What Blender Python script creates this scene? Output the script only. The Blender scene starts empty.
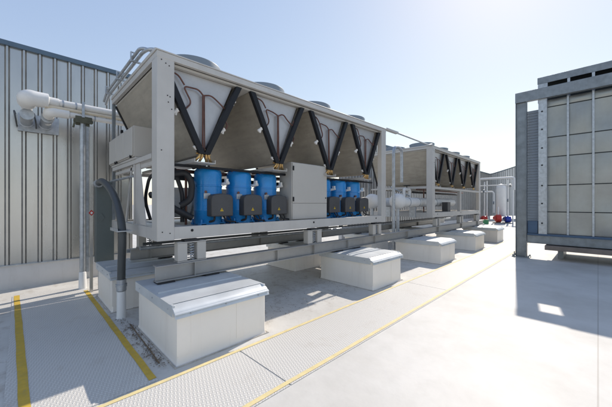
import bpy, bmesh, math, random
from mathutils import Vector, Matrix
random.seed(7)
S = bpy.context.scene
C = S.collection
PI = math.pi

# ------------------------------------------------------------------ helpers
class MB:
    def __init__(s): s.v=[]; s.f=[]; s.sm=[]
    def add(s, vs, fs, smooth=False):
        n=len(s.v); s.v+= [tuple(v) for v in vs]
        for f in fs: s.f.append([i+n for i in f]); s.sm.append(smooth)
        return s
    def box(s, x0,x1,y0,y1,z0,z1):
        x0,x1=sorted((x0,x1)); y0,y1=sorted((y0,y1)); z0,z1=sorted((z0,z1))
        return s.add([(x0,y0,z0),(x1,y0,z0),(x1,y1,z0),(x0,y1,z0),(x0,y0,z1),(x1,y0,z1),(x1,y1,z1),(x0,y1,z1)],
            [(0,3,2,1),(4,5,6,7),(0,1,5,4),(1,2,6,5),(2,3,7,6),(3,0,4,7)])
    def prism(s, poly, axis, a, b):
        # poly: list of 2D points; axis 'x' -> (y,z), 'y' -> (x,z), 'z' -> (x,y)
        def P(p,t):
            return {'x':(t,p[0],p[1]),'y':(p[0],t,p[1]),'z':(p[0],p[1],t)}[axis]
        n=len(poly); vs=[P(p,a) for p in poly]+[P(p,b) for p in poly]
        fs=[tuple(range(n))[::-1],tuple(range(n,2*n))]+[(i,(i+1)%n,n+(i+1)%n,n+i) for i in range(n)]
        return s.add(vs,fs)
    def tube(s, pts, r, n=12, caps=True, rs=None):
        pts=[Vector(p) for p in pts]; m=len(pts); rings=[]
        up=None
        for i,p in enumerate(pts):
            d=(pts[min(i+1,m-1)]-pts[max(i-1,0)]).normalized()
            if up is None:
                up=Vector((0,0,1)) if abs(d.z)<.9 else Vector((1,0,0))
            a=d.cross(up).normalized(); b=a.cross(d).normalized(); up=b
            rr=rs[i] if rs else r
            rings.append([p+(a*math.cos(2*PI*k/n)+b*math.sin(2*PI*k/n))*rr for k in range(n)])
        base=len(s.v)
        for R in rings: s.v+=[tuple(q) for q in R]
        for i in range(m-1):
            for k in range(n):
                s.f.append([base+i*n+k, base+(i+1)*n+k, base+(i+1)*n+(k+1)%n, base+i*n+(k+1)%n]); s.sm.append(True)
        if caps:
            s.f.append([base+k for k in range(n)]); s.sm.append(False)
            s.f.append([base+(m-1)*n+k for k in range(n)][::-1]); s.sm.append(False)
        return s
    def lathe(s, prof, c=(0,0,0), n=32, axis='z', caps=True):
        base=len(s.v)
        for r,z in prof:
            for k in range(n):
                a=2*PI*k/n; u,v=r*math.cos(a),r*math.sin(a)
                if axis=='z': q=(c[0]+u,c[1]+v,c[2]+z)
                elif axis=='y': q=(c[0]+u,c[1]+z,c[2]+v)
                else: q=(c[0]+z,c[1]+u,c[2]+v)
                s.v.append(q)
        for i in range(len(prof)-1):
            for k in range(n):
                s.f.append([base+i*n+k, base+i*n+(k+1)%n, base+(i+1)*n+(k+1)%n, base+(i+1)*n+k]); s.sm.append(True)
        if caps:
            s.f.append([base+k for k in range(n)][::-1]); s.sm.append(False)
            m=len(prof)-1
            s.f.append([base+m*n+k for k in range(n)]); s.sm.append(False)
        return s
    def build(s, name, mat, parent=None, bevel=0, seg=2, label=None):
        me=bpy.data.meshes.new(name); me.from_pydata(s.v,[],s.f)
        me.polygons.foreach_set('use_smooth', s.sm)
        bm=bmesh.new(); bm.from_mesh(me); bmesh.ops.recalc_face_normals(bm, faces=bm.faces); bm.to_mesh(me); bm.free()
        me.materials.append(mat)
        try: me.set_sharp_from_angle(angle=math.radians(40))
        except Exception: pass
        o=bpy.data.objects.new(name, me); C.objects.link(o)
        if parent: o.parent=parent
        if bevel:
            b=o.modifiers.new('bevel','BEVEL'); b.width=bevel; b.segments=seg; b.limit_method='ANGLE'; b.angle_limit=math.radians(50)
        if label: o['label']=label
        return o

def arc(pts, r=0.1, n=6):
    """round the corners of a polyline"""
    P=[Vector(p) for p in pts]; out=[P[0]]
    for i in range(1,len(P)-1):
        a,b,c=P[i-1],P[i],P[i+1]
        d1=(a-b); d2=(c-b); rr=min(r,d1.length*.48,d2.length*.48)
        s0=b+d1.normalized()*rr; s1=b+d2.normalized()*rr
        for k in range(n+1):
            t=k/n; out.append((1-t)**2*s0+2*t*(1-t)*b+t*t*s1)
    out.append(P[-1]); return out

def tag(o,label,cat,group=None):
    o['label']=label; o['category']=cat
    if group: o['group']=group
    return o
def thing(name,label,cat,loc=(0,0,0),group=None):
    o=bpy.data.objects.new(name,None); C.objects.link(o); o.location=loc; o.empty_display_size=.1
    return tag(o,label,cat,group)
def struct(o): o['kind']='structure'; return o
def dup(root,loc,label,skip=()):
    r=root.copy(); C.objects.link(r); r.location=loc; r['label']=label
    def rec(src,dst):
        for ch in list(src.children):
            if ch.name.split('.')[0] in skip: continue
            c=ch.copy(); C.objects.link(c); c.parent=dst; rec(ch,c)
    rec(root,r); return r

# ------------------------------------------------------------------ materials
def mat(name, col, rough=.5, metal=0, var=.06, vscale=3, bump=0, bscale=30, dirt=0, dirtcol=(.25,.2,.14), stretch=None, spec=.5, coat=0, streak=0):
    m=bpy.data.materials.new(name); m.use_nodes=True; nt=m.node_tree; N=nt.nodes; L=nt.links
    b=N['Principled BSDF']; b.inputs['Roughness'].default_value=rough; b.inputs['Metallic'].default_value=metal
    b.inputs['Specular IOR Level'].default_value=spec; b.inputs['Coat Weight'].default_value=coat
    tc=N.new('ShaderNodeTexCoord'); mp=N.new('ShaderNodeMapping'); L.new(tc.outputs['Object'],mp.inputs[0])
    if stretch: mp.inputs['Scale'].default_value=stretch
    n=N.new('ShaderNodeTexNoise'); n.inputs['Scale'].default_value=vscale; n.inputs['Detail'].default_value=6; n.inputs['Roughness'].default_value=.6
    L.new(mp.outputs[0],n.inputs['Vector'])
    mr=N.new('ShaderNodeMapRange'); mr.inputs[1].default_value=.3; mr.inputs[2].default_value=.7; mr.inputs[3].default_value=1-var; mr.inputs[4].default_value=1+var
    L.new(n.outputs[0],mr.inputs[0])
    mx=N.new('ShaderNodeVectorMath'); mx.operation='SCALE'; mx.inputs[0].default_value=col; L.new(mr.outputs[0],mx.inputs['Scale'])
    out=mx.outputs[0]
    if dirt:
        n2=N.new('ShaderNodeTexNoise'); n2.inputs['Scale'].default_value=vscale*2.3; n2.inputs['Detail'].default_value=9; n2.inputs['Roughness'].default_value=.7
        if streak:
            mp2=N.new('ShaderNodeMapping'); mp2.inputs['Scale'].default_value=(1,1,.12); L.new(tc.outputs['Object'],mp2.inputs[0]); L.new(mp2.outputs[0],n2.inputs['Vector'])
        else: L.new(tc.outputs['Object'],n2.inputs['Vector'])
        r2=N.new('ShaderNodeMapRange'); r2.inputs[1].default_value=.52; r2.inputs[2].default_value=.75; r2.inputs[3].default_value=0; r2.inputs[4].default_value=dirt
        L.new(n2.outputs[0],r2.inputs[0])
        mc=N.new('ShaderNodeMix'); mc.data_type='RGBA'; L.new(r2.outputs[0],mc.inputs[0]); L.new(out,mc.inputs[6]); mc.inputs[7].default_value=(*dirtcol,1); out=mc.outputs[2]
    L.new(out,b.inputs['Base Color'])
    rr=N.new('ShaderNodeMapRange'); rr.inputs[3].default_value=max(.05,rough-.08); rr.inputs[4].default_value=min(1,rough+.08); L.new(n.outputs[0],rr.inputs[0]); L.new(rr.outputs[0],b.inputs['Roughness'])
    if bump:
        n3=N.new('ShaderNodeTexNoise'); n3.inputs['Scale'].default_value=bscale; n3.inputs['Detail'].default_value=4; L.new(mp.outputs[0],n3.inputs['Vector'])
        bp=N.new('ShaderNodeBump'); bp.inputs['Strength'].default_value=bump; bp.inputs['Distance'].default_value=.01; L.new(n3.outputs[0],bp.inputs['Height']); L.new(bp.outputs[0],b.inputs['Normal'])
    return m

M={}
M['siding']=mat('galvalume_siding',(.54,.535,.51),.27,.9,.14,1.3,bump=.12,bscale=5,stretch=(1,1,.25),dirt=.25,dirtcol=(.32,.27,.22),streak=1)
M['siding_pale']=mat('pale_siding',(.62,.62,.60),.4,.4,.08,1.3)
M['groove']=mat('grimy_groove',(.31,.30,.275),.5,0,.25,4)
M['coping']=mat('coping_steel',(.10,.15,.20),.45,.3,.1)
M['curb']=mat('curb_membrane',(.62,.60,.57),.6,0,.05,2,dirt=.3,dirtcol=(.38,.34,.29),streak=1)
M['paint']=mat('chiller_paint',(.50,.485,.455),.42,0,.06,2.5,bump=.05,bscale=12,dirt=.22,dirtcol=(.33,.29,.24),streak=1)
M['paint2']=mat('cabinet_paint',(.47,.45,.41),.4,0,.03,2,dirt=.1,dirtcol=(.35,.31,.26))
M['coil']=mat('coil_fins',(.37,.335,.275),.5,.2,.14,3,bump=.25,bscale=60,stretch=(1,1,5),dirt=.35,dirtcol=(.2,.17,.13))
M['vpanel']=mat('v_end_panel',(.46,.46,.46),.38,.3,.06,5,dirt=.15)
M['black']=mat('black_steel',(.010,.011,.014),.5,.0,.2,spec=.3)
M['rubber']=mat('black_rubber',(.02,.02,.022),.6,0,.2)
M['copper']=mat('copper',(.13,.06,.045),.42,.4,.3,12)
M['brass']=mat('brass',(.50,.33,.14),.35,.9,.2,12)
M['white_plastic']=mat('white_fitting',(.72,.70,.66),.5)
M['blue']=mat('compressor_blue',(.015,.23,.58),.28,0,.12,4,spec=.5,coat=.15,dirt=.15,dirtcol=(.02,.07,.18))
M['tbox']=mat('terminal_box_grey',(.06,.06,.062),.5,0,.12,6)
M['yellowlab']=mat('warning_yellow',(.60,.40,.02),.5)
M['redlab']=mat('warning_red',(.5,.03,.02),.5)
M['galv']=mat('galvanised_steel',(.42,.45,.48),.38,.6,.20,14,bump=.05,dirt=.2,dirtcol=(.3,.29,.27))
M['galvdark']=mat('weathered_galvanised_steel',(.22,.245,.265),.42,.55,.22,5,dirt=.35,dirtcol=(.12,.12,.11),streak=1)
M['fan']=mat('fan_shroud_grey',(.20,.24,.28),.5,.1,.08)
M['beam']=mat('beam_steel',(.38,.375,.36),.45,.5,.12,2.5,dirt=.4,dirtcol=(.5,.49,.46))
M['sealant']=mat('grimy_sealant',(.48,.44,.38),.7,0,.25,8,dirt=.6,dirtcol=(.25,.2,.15))
M['cap']=mat('pier_cap_metal',(.60,.63,.64),.42,.2,.10,3,dirt=.4,dirtcol=(.62,.61,.58))
M['pier']=mat('pier_membrane',(.87,.82,.74),.6,0,.03,2,bump=.1,bscale=7,dirt=.22,dirtcol=(.50,.42,.34),streak=1)
M['white_ins']=mat('white_insulation',(.74,.73,.70),.5,0,.05,6,bump=.1,bscale=14,dirt=.12)
M['cream_ins']=mat('cream_insulation',(.66,.58,.45),.6,0,.08,6,bump=.1)
M['conduit']=mat('flex_conduit_grey',(.065,.072,.075),.45,.1,.1)
M['cabgreen']=mat('enclosure_grey_green',(.13,.155,.15),.45,.1,.08,2,dirt=.15)
M['bracket']=mat('bracket_olive',(.10,.10,.07),.6,.3,.3,10)
M['yellow']=mat('yellow_marking',(.60,.40,.05),.6,0,.15,12,dirt=.75,dirtcol=(.42,.33,.15))
M['yellow_sunlit_worn']=mat('sunlit_worn_yellow_marking',(.74,.61,.30),.6,0,.1,9,dirt=.9,dirtcol=(.68,.62,.48))  # paler copy: sunlight on these lines is put into the colour, with worn patches
M['panel_r']=mat('unit_panel_metal',(.30,.31,.305),.34,.7,.14,1.6,bump=.15,bscale=3,dirt=.25,dirtcol=(.22,.2,.17),streak=1)
M['dark']=mat('dark_interior',(.03,.035,.035),.7)
M['darkblue']=mat('blue_grey_flange',(.06,.11,.19),.4,.3,.1)
M['brown']=mat('weathered_ledge',(.22,.18,.15),.7,0,.2,5)
M['red']=mat('pump_red',(.55,.035,.02),.4,0,.1)
M['bluep']=mat('pump_blue',(.02,.05,.35),.4)
M['greenp']=mat('box_green',(.08,.32,.14),.5)
M['whitepaint']=mat('white_paint',(.78,.78,.76),.45,0,.04)
M['greysh']=mat('access_panel_grey',(.30,.33,.36),.45,.2)
M['litter']=mat('dry_litter',(.16,.11,.065),.9,0,.4,20)

def roof_mat():
    m=bpy.data.materials.new('roof_membrane'); m.use_nodes=True; nt=m.node_tree; N=nt.nodes; L=nt.links; b=N['Principled BSDF']
    b.inputs['Roughness'].default_value=.55; b.inputs['Specular IOR Level'].default_value=.35
    tc=N.new('ShaderNodeTexCoord')
    n=N.new('ShaderNodeTexNoise'); n.inputs['Scale'].default_value=.9; n.inputs['Detail'].default_value=8; n.inputs['Roughness'].default_value=.65; L.new(tc.outputs['Object'],n.inputs['Vector'])
    cr=N.new('ShaderNodeValToRGB'); cr.color_ramp.elements[0].position=.3; cr.color_ramp.elements[0].color=(.53,.51,.46,1); cr.color_ramp.elements[1].position=.6; cr.color_ramp.elements[1].color=(.66,.642,.595,1); L.new(n.outputs[0],cr.inputs[0])
    # heavier dirt specks near the piers and under the machines
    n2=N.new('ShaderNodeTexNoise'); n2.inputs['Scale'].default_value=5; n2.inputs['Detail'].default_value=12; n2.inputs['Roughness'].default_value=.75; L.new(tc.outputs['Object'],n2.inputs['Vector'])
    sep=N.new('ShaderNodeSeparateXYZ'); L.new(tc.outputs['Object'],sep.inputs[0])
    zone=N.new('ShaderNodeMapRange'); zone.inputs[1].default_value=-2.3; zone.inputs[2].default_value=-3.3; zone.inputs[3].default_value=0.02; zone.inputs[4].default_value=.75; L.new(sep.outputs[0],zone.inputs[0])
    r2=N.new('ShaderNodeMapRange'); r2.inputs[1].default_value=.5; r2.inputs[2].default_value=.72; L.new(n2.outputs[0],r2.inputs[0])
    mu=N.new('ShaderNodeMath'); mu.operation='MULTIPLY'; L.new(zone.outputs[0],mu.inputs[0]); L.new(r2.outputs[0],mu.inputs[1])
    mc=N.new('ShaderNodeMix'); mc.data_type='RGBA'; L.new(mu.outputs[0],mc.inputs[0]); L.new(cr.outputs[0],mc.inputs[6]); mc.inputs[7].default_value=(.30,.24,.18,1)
    # welded seams every 1.9 m across
    w=N.new('ShaderNodeMath'); w.operation='PINGPONG'; w.inputs[1].default_value=.95; L.new(sep.outputs[0],w.inputs[0])
    w2=N.new('ShaderNodeMath'); w2.operation='LESS_THAN'; w2.inputs[1].default_value=.006; L.new(w.outputs[0],w2.inputs[0])
    w3=N.new('ShaderNodeMath'); w3.operation='MULTIPLY'; w3.inputs[1].default_value=.6; L.new(w2.outputs[0],w3.inputs[0])
    m3=N.new('ShaderNodeMix'); m3.data_type='RGBA'; L.new(w3.outputs[0],m3.inputs[0]); L.new(mc.outputs[2],m3.inputs[6]); m3.inputs[7].default_value=(.35,.32,.28,1)
    L.new(m3.outputs[2],b.inputs['Base Color'])
    n3=N.new('ShaderNodeTexNoise'); n3.inputs['Scale'].default_value=2.2; n3.inputs['Detail'].default_value=5; L.new(tc.outputs['Object'],n3.inputs['Vector'])
    bp=N.new('ShaderNodeBump'); bp.inputs['Strength'].default_value=.35; bp.inputs['Distance'].default_value=.03; L.new(n3.outputs[0],bp.inputs['Height']); L.new(bp.outputs[0],b.inputs['Normal'])
    return m
def tread_mat():
    m=bpy.data.materials.new('walkway_tread'); m.use_nodes=True; nt=m.node_tree; N=nt.nodes; L=nt.links; b=N['Principled BSDF']
    b.inputs['Roughness'].default_value=.5
    tc=N.new('ShaderNodeTexCoord'); mp=N.new('ShaderNodeMapping'); mp.inputs['Rotation'].default_value=(0,0,math.radians(20)); L.new(tc.outputs['Object'],mp.inputs[0])
    mp.inputs['Scale'].default_value=(35,35,35)
    def V(op,*a):
        q=N.new('ShaderNodeVectorMath'); q.operation=op
        for i,x in enumerate(a):
            if isinstance(x,tuple): q.inputs[i].default_value=x
            else: L.new(x,q.inputs[i])
        return q.outputs[0]
    def F_(op,*a):
        q=N.new('ShaderNodeMath'); q.operation=op
        for i,x in enumerate(a):
            if isinstance(x,(int,float)): q.inputs[i].default_value=x
            else: L.new(x,q.inputs[i])
        return q.outputs[0]
    fl=V('FLOOR',mp.outputs[0]); fr=V('SUBTRACT',V('SUBTRACT',mp.outputs[0],fl),(.5,.5,.5))
    sf=N.new('ShaderNodeSeparateXYZ'); L.new(fl,sf.inputs[0]); sr=N.new('ShaderNodeSeparateXYZ'); L.new(fr,sr.inputs[0])
    par=F_('FLOORED_MODULO',F_('ADD',sf.outputs[0],sf.outputs[1]),2.0); par=F_('GREATER_THAN',par,.5); ip=F_('SUBTRACT',1.0,par)
    ax=F_('ADD',F_('MULTIPLY',sr.outputs[0],par),F_('MULTIPLY',sr.outputs[1],ip)); ay=F_('ADD',F_('MULTIPLY',sr.outputs[1],par),F_('MULTIPLY',sr.outputs[0],ip))
    ds=F_('ADD',F_('POWER',F_('ABSOLUTE',F_('DIVIDE',ax,.52)),2.0),F_('POWER',F_('ABSOLUTE',F_('DIVIDE',ay,.22)),2.0))
    hh=N.new('ShaderNodeMapRange'); hh.inputs[1].default_value=1.2; hh.inputs[2].default_value=.5; hh.inputs[3].default_value=0; hh.inputs[4].default_value=1; L.new(ds,hh.inputs[0])
    br=N.new('ShaderNodeMix'); br.data_type='RGBA'; L.new(hh.outputs[0],br.inputs[0]); br.inputs[6].default_value=(.585,.565,.52,1); br.inputs[7].default_value=(.74,.72,.67,1)
    n=N.new('ShaderNodeTexNoise'); n.inputs['Scale'].default_value=3; n.inputs['Detail'].default_value=10; n.inputs['Roughness'].default_value=.7; L.new(tc.outputs['Object'],n.inputs['Vector'])
    r=N.new('ShaderNodeMapRange'); r.inputs[1].default_value=.55; r.inputs[2].default_value=.8; r.inputs[4].default_value=.5; L.new(n.outputs[0],r.inputs[0])
    mc=N.new('ShaderNodeMix'); mc.data_type='RGBA'; L.new(r.outputs[0],mc.inputs[0]); L.new(br.outputs[2],mc.inputs[6]); mc.inputs[7].default_value=(.46,.40,.33,1)
    L.new(mc.outputs[2],b.inputs['Base Color'])
    
    bp=N.new('ShaderNodeBump'); bp.inputs['Strength'].default_value=.8; bp.inputs['Distance'].default_value=.003; L.new(hh.outputs[0],bp.inputs['Height']); L.new(bp.outputs[0],b.inputs['Normal'])
    return m
M['roof']=roof_mat(); M['tread']=tread_mat()

# ------------------------------------------------------------------ setting
g=MB().add([(-400,-300,0),(400,-300,0),(400,500,0),(-400,500,0)],[(0,1,2,3)]).build('roof_deck',M['roof']); struct(g)
# walkways: pads in runs, 5 mm proud, with yellow markings on top
def slab(mb,x0,x1,y0,y1,z0=0.001,z1=.006): return mb.box(x0,x1,y0,y1,z0,z1)
w=MB(); slab(w,-6.85,-2.71,-.09,.86)
wk=struct(w.build('cross_walkway',M['tread']))
def stripe(name,pts,wd,z,parent,mt='yellow'):
    mb=MB(); vs=[]
    for i,(x,y) in enumerate(pts):
        a=Vector(pts[max(i-1,0)]); b=Vector(pts[min(i+1,len(pts)-1)]); d=(b-a).normalized(); n=Vector((-d.y,d.x))*wd/2
        j=1+random.uniform(-.035,.035)
        vs+= [(x+n.x*j,y+n.y*j,z),(x-n.x*j,y-n.y*j,z)]
    fs=[(2*i,2*i+1,2*i+3,2*i+2) for i in range(len(pts)-1)]
    return mb.add(vs,fs).build(name,M[mt],parent)
def wav(x0,y0,x1,y1,n=40,a=.0015):
    ph=random.random()*6
    return [(x0+(x1-x0)*i/n+ (a*math.sin(i*.9+ph) if x0==x1 else 0), y0+(y1-y0)*i/n+(a*math.sin(i*.8+ph) if y0==y1 else 0)) for i in range(n+1)]
stripe('yellow_line',[(a_,b_-.04+.07*(a_+6.85)/4.1+.03) for a_,b_ in wav(-6.85,-.03,-2.75,-.03)],.068,.009,wk)
stripe('yellow_line',wav(-6.4,.83,-2.75,.83),.062,.009,wk)
w=MB()
for a,b in ((-6,-2.2),(-2.19,1.63),(1.645,5.4),(5.41,9.2),(9.21,13.0),(13.01,16.8),(16.81,20.6),(20.61,26)):
    slab(w,-2.69,-1.84,a,b)
wk2=struct(w.build('long_walkway',M['tread']))
stripe('yellow_line',wav(-2.655,-6,-2.655,26,200),.045,.009,wk2,'yellow_sunlit_worn')
stripe('yellow_line',wav(-1.88,-6,-1.88,26,200),.045,.009,wk2,'yellow_sunlit_worn')

# ribbed metal walls
def siding(path, z0, ztop, pitch=.22, rib=.05, dep=.035):
    """path: polyline (x,y), visible side to the right of the travel direction is chosen by sign"""
    mb=MB(); P=[Vector((p[0],p[1])) for p in path]
    seg=[(P[i+1]-P[i]).length for i in range(len(P)-1)]; tot=sum(seg)
    def at(s):
        for i,l in enumerate(seg):
            if s<=l or i==len(seg)-1:
                d=(P[i+1]-P[i]).normalized(); return P[i]+d*s, Vector((d.y,-d.x))
            s-=l
    s=0; prof=[]
    while s<tot:
        for ds,h in ((0,0),(pitch-rib-.022,0),(pitch-rib-.017,-.3),(pitch-rib-.004,-.3),(pitch-rib,1),(pitch-.024,1),(pitch-.020,-.3),(pitch-.007,-.3)):
            if s+ds<=tot: prof.append((s+ds,h))
        s+=pitch
    vs=[]
    for s_,h in prof:
        p,n=at(s_); q=p+n*(dep*h); vs+=[(q.x,q.y,z0),(q.x,q.y,ztop(s_))]
    # back skin for thickness
    m=len(prof)
    fs=[(2*i,2*i+2,2*i+3,2*i+1) for i in range(m-1)]
    mb.add(vs,fs)
    bk=[]
    for s_,h in prof:
        p,n=at(s_); q=p-n*.06; bk+=[(q.x,q.y,z0),(q.x,q.y,ztop(s_))]
    mb.add(bk,[(2*i,2*i+1,2*i+3,2*i+2) for i in range(m-1)])
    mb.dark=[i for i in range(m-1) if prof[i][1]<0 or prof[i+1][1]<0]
    return mb,prof,at
def coping(path,ztop,n=60,w0=-.09,w1=.06,h0=-.05,h1=.035):
    mb=MB(); P=[Vector(p) for p in path]; seg=[(P[i+1]-P[i]).length for i in range(len(P)-1)]; tot=sum(seg)
    rings=[]
    for k in range(n+1):
        s=tot*k/n; t=s
        for i,l in enumerate(seg):
            if t<=l+1e-6 or i==len(seg)-1: break
            t-=l
        d=(P[i+1]-P[i]).normalized(); p=P[i]+d*t; nn=Vector((d.y,-d.x)); z=ztop(s)
        rings.append([(p.x+nn.x*a,p.y+nn.y*a,z+b) for a,b in ((w0,h0),(w1,h0),(w1,h1),(w0,h1))])
    vs=[q for r in rings for q in r]; fs=[]
    for k in range(n):
        for j in range(4): fs.append((4*k+j,4*k+(j+1)%4,4*k+4+(j+1)%4,4*k+4+j))
    fs+=[(0,1,2,3),(4*n,4*n+1,4*n+2,4*n+3)]
    return mb.add(vs,fs)
WX=-7.58
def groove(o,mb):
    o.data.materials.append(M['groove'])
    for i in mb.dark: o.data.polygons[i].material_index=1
wall=thing('metal_wall','ribbed galvanised screen wall at left with pipe sleeves through it','wall',(WX,0,0))
def rel(mb,o):
    mb.v=[(x-o.location[0],y-o.location[1],z-o.location[2]) for x,y,z in mb.v]; return mb
mb,_,_=siding([(WX,-6.07),(WX,1.95)],.43,lambda s:4.47)
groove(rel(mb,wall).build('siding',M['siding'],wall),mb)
rel(coping([(WX,-6.03),(WX,1.95)],lambda s:4.47,n=1),wall).build('coping',M['coping'],wall)
mb=MB().prism([(WX-.08,0),(WX+.10,0),(WX+.10,.30),(WX+.055,.385),(WX+.055,.41),(WX-.08,.41)],'y',-6.03,1.95)
rel(mb,wall).build('base_curb',M['curb'],wall)
rel(MB().box(WX-.05,WX+.07,-6.03,1.95,.412,.43),wall).build('drip_flashing',M['galv'],wall)
pl=rel(MB().box(WX+.037,WX+.05,-.03,.55,2.90,3.23),wall).build('sleeve_plate',M['galv'],wall,bevel=.003)
for yy in (.085,.35):
    mbs=MB().lathe([(.11,0),(.11,.03),(.088,.032),(.088,.60),(.094,.61),(.094,.66),(.06,.66)],(WX+.05,yy,3.08),24,'x')
    rel(mbs,wall).build('pipe_sleeve',M['galv'],pl)
# control wires looping out of the plate
for k,yy in enumerate((-.06,.2)):
    rel(MB().tube(arc([(WX+.05,yy,3.2),(WX+.3,yy-.02,3.22),(WX+.32,yy+.01,3.02),(WX+.05,yy+.02,2.98)],.1),.012,8),wall).build('wire_loop',M['conduit'],pl)

wall2=thing('metal_wall','ribbed screen wall running away behind the far chiller and curving round at the end of the roof','wall',(WX,10,0))
path=[(WX,9.5),(WX,33)]
for k in range(1,9):
    a=PI/2*k/8; path.append((WX+3.0-3.0*math.cos(a),33+3.0*math.sin(a)))
path+=[(10,36)]
hz=lambda s: 4.47 if s<23.5 else 4.47+min(1,((s-23.5)/6))**1.4*1.9
mb,_,_=siding(path,.3,hz); groove(rel(mb,wall2).build('siding',M['siding_pale'],wall2),mb)
rel(coping(path,hz,80),wall2).build('coping',M['coping'],wall2)
mb=MB().box(WX-.08,WX+.1,9.5,33,0,.3); rel(mb,wall2).build('base_curb',M['curb'],wall2)

# ------------------------------------------------------------------ piers, beams, isolators
GP='flashed equipment piers carrying the steel beams'
def make_pier(x0,x1,wd,label):
    cx=(x0+x1)/2; t=thing('equipment_pier',label,'pier',(cx,0,0),GP); hx=(x1-x0)/2
    mb=MB()
    # slightly battered body with a soft membrane fillet at the foot
    prof=[(.014,0),(.010,.006),(.002,.03),(0,.08),(0,.50)]
    n=len(prof); hx_=hx
    vs=[]
    for o,z in prof: vs+=[(-hx-o,-o,z),(hx+o,-o,z),(hx+o,wd+o,z),(-hx-o,wd+o,z)]
    fs=[]
    for i in range(n-1):
        for j in range(4): fs.append((4*i+j,4*i+(j+1)%4,4*i+4+(j+1)%4,4*i+4+j))
    fs.append((4*n-4,4*n-3,4*n-2,4*n-1))
    mb.add(vs,fs).build('pier_body',M['pier'],t,bevel=.012)
    p_=MB(); e=.0035
    p_.box(hx-.16,hx+e,-e,-.0005,.09,.46); p_.box(hx+.0005,hx+e,-e+.0001,.13,.09,.46)
    p_.build('corner_patch',M['pier'],t,bevel=.002)
    p_=MB(); p_.box(hx+.0008,hx+.0035,wd*.62,wd*.62+.09,.06,.46); p_.build('membrane_lap',M['pier'],t,bevel=.001)
    pts_=[(-hx-.025,-.025,.0),(hx+.025,-.025,.0),(hx+.025,wd+.025,.0),(-hx-.025,wd+.025,.0),(-hx-.025,-.025,.0)]
    MB().tube(pts_,.012,8).build('sealant_bead',M['sealant'],t)
    c=MB(); o=.03; B=.462
    # vertical skirt on three sides
    c.box(-hx-o,-hx-.002,-o,wd+o,B,.572); c.box(-hx-.0018,hx-.04,-o,-.002,B,.572); c.box(-hx-.0018,hx-.04,wd+.002,wd+o,B,.572)
    c.prism([(hx-.12,.572),(hx-.02,.545),(hx+.02,.515),(hx+.042,B),(hx+.036,B),(hx+.004,.50),(hx-.12,.50)],'y',-o-.002,wd+o+.002)
    c.prism([(hx+.021,.518),(hx+.036,.508),(hx+.039,.498),(hx+.030,.500)],'y',-o-.003,wd+o+.003)
    cap=c.build('cap_skirt',M['cap'],t,bevel=.004)
    c=MB()
    c.add([(-hx-o-.002,-o-.002,.5725),(hx-.10,-o-.002,.5725),(hx-.10,wd+o+.002,.5725),(-hx-o-.002,wd+o+.002,.5725),(-hx+.1,.1,.585),(hx-.2,.1,.581),(hx-.2,wd-.1,.581),(-hx+.1,wd-.1,.585)],
          [(0,1,5,4),(1,2,6,5),(2,3,7,6),(3,0,4,7),(4,5,6,7)])
    c.box(.08,.105,.0,wd,.575,.592)
    c.build('cap_top',M['cap'],t)
    for y in (.12,.5,wd-.12): MB().lathe([(.009,0),(.009,.004),(.004,.007)],(hx+.037,y,.49),8,'x').build('screw',M['galv'],t)
    for x in (-hx+.15,0,hx-.15): MB().lathe([(.009,0),(.009,-.004),(.004,-.007)],(x,-.03,.52),8,'y').build('screw',M['galv'],t)
    return t
fp=make_pier(-4.06,-2.81,1.03,'nearest flashed pier, large in the foreground, sheet-metal cap, under the end of the steel beam')
fp.location.y=1.06
for y,l in ((4.45,'second pier along the walkway, half in shade under the near chiller far end'),
            (7.6,'third pier along the walkway, standing in the gap between the two chillers'),
            (10.55,'fourth pier along the walkway, under the near half of the far chiller'),
            (13.45,'fifth and farthest pier along the walkway, at the far end of the far chiller')):
    dup(fp,(fp.location.x,y,0),l)
rp=make_pier(-5.87,-4.85,1.0,'rear pier behind the flexible conduit, beneath the near end of the rear beam')
rp.location.y=.93
for y,l in ((4.45,'rear pier under the middle of the near chiller, seen beyond the front beam'),
            (7.6,'rear pier in the gap between the two chillers, under the rear beam'),
            (10.55,'rear pier under the near half of the far chiller')):
    dup(rp,(rp.location.x,y,0),l)

def ibeam(mb,x,y0,y1,z0,z1,w=.13,t=.012):
    mb.box(x-w/2,x+w/2,y0,y1,z0,z0+t); mb.box(x-w/2,x+w/2,y0,y1,z1-t,z1); mb.box(x-.006,x+.006,y0,y1,z0+t,z1-t)
def beam(name,x,y0,y1,label,stiff,grp):
    t=thing(name,label,'beam',(x,y0,0),grp)
    for y in (1.16,1.75,4.5,5.1,7.65,8.3,10.6,11.2,13.5,14.1):
        if y>=y0 and y+.3<y1: MB().box(-.08,.08,y-y0,y-y0+.2,.586,.604).build('bearing_pad',M['rubber'],t)
    mb=MB(); ibeam(mb,0,0,y1-y0,.606,.80); mb.build('girder',M['beam'],t,bevel=.002,seg=1)
    for s in stiff:
        MB().box(.0065,.058,s-y0-.005,s-y0+.005,.6185,.7875).build('stiffener_plate',M['beam'],t)
    return t
GB='steel beams on the piers'
beam('steel_beam',-3.74,1.15,8.16,'front grey steel I-beam under the near chiller, its open end on the nearest pier',(1.62,3.0,3.87,4.9,5.95,7.6),GB)
beam('steel_beam',-3.74,8.17,15.2,'front grey steel I-beam continuing under the far chiller',(9.8,12.1,14.2),GB)
beam('steel_beam',-5.45,1.3,8.16,'rear grey steel I-beam in the shade under the near chiller',(1.6,3.9,6.0),GB)
beam('steel_beam',-5.45,8.17,15.2,'rear grey steel I-beam under the far chiller',(9.8,12.1),GB)
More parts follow.
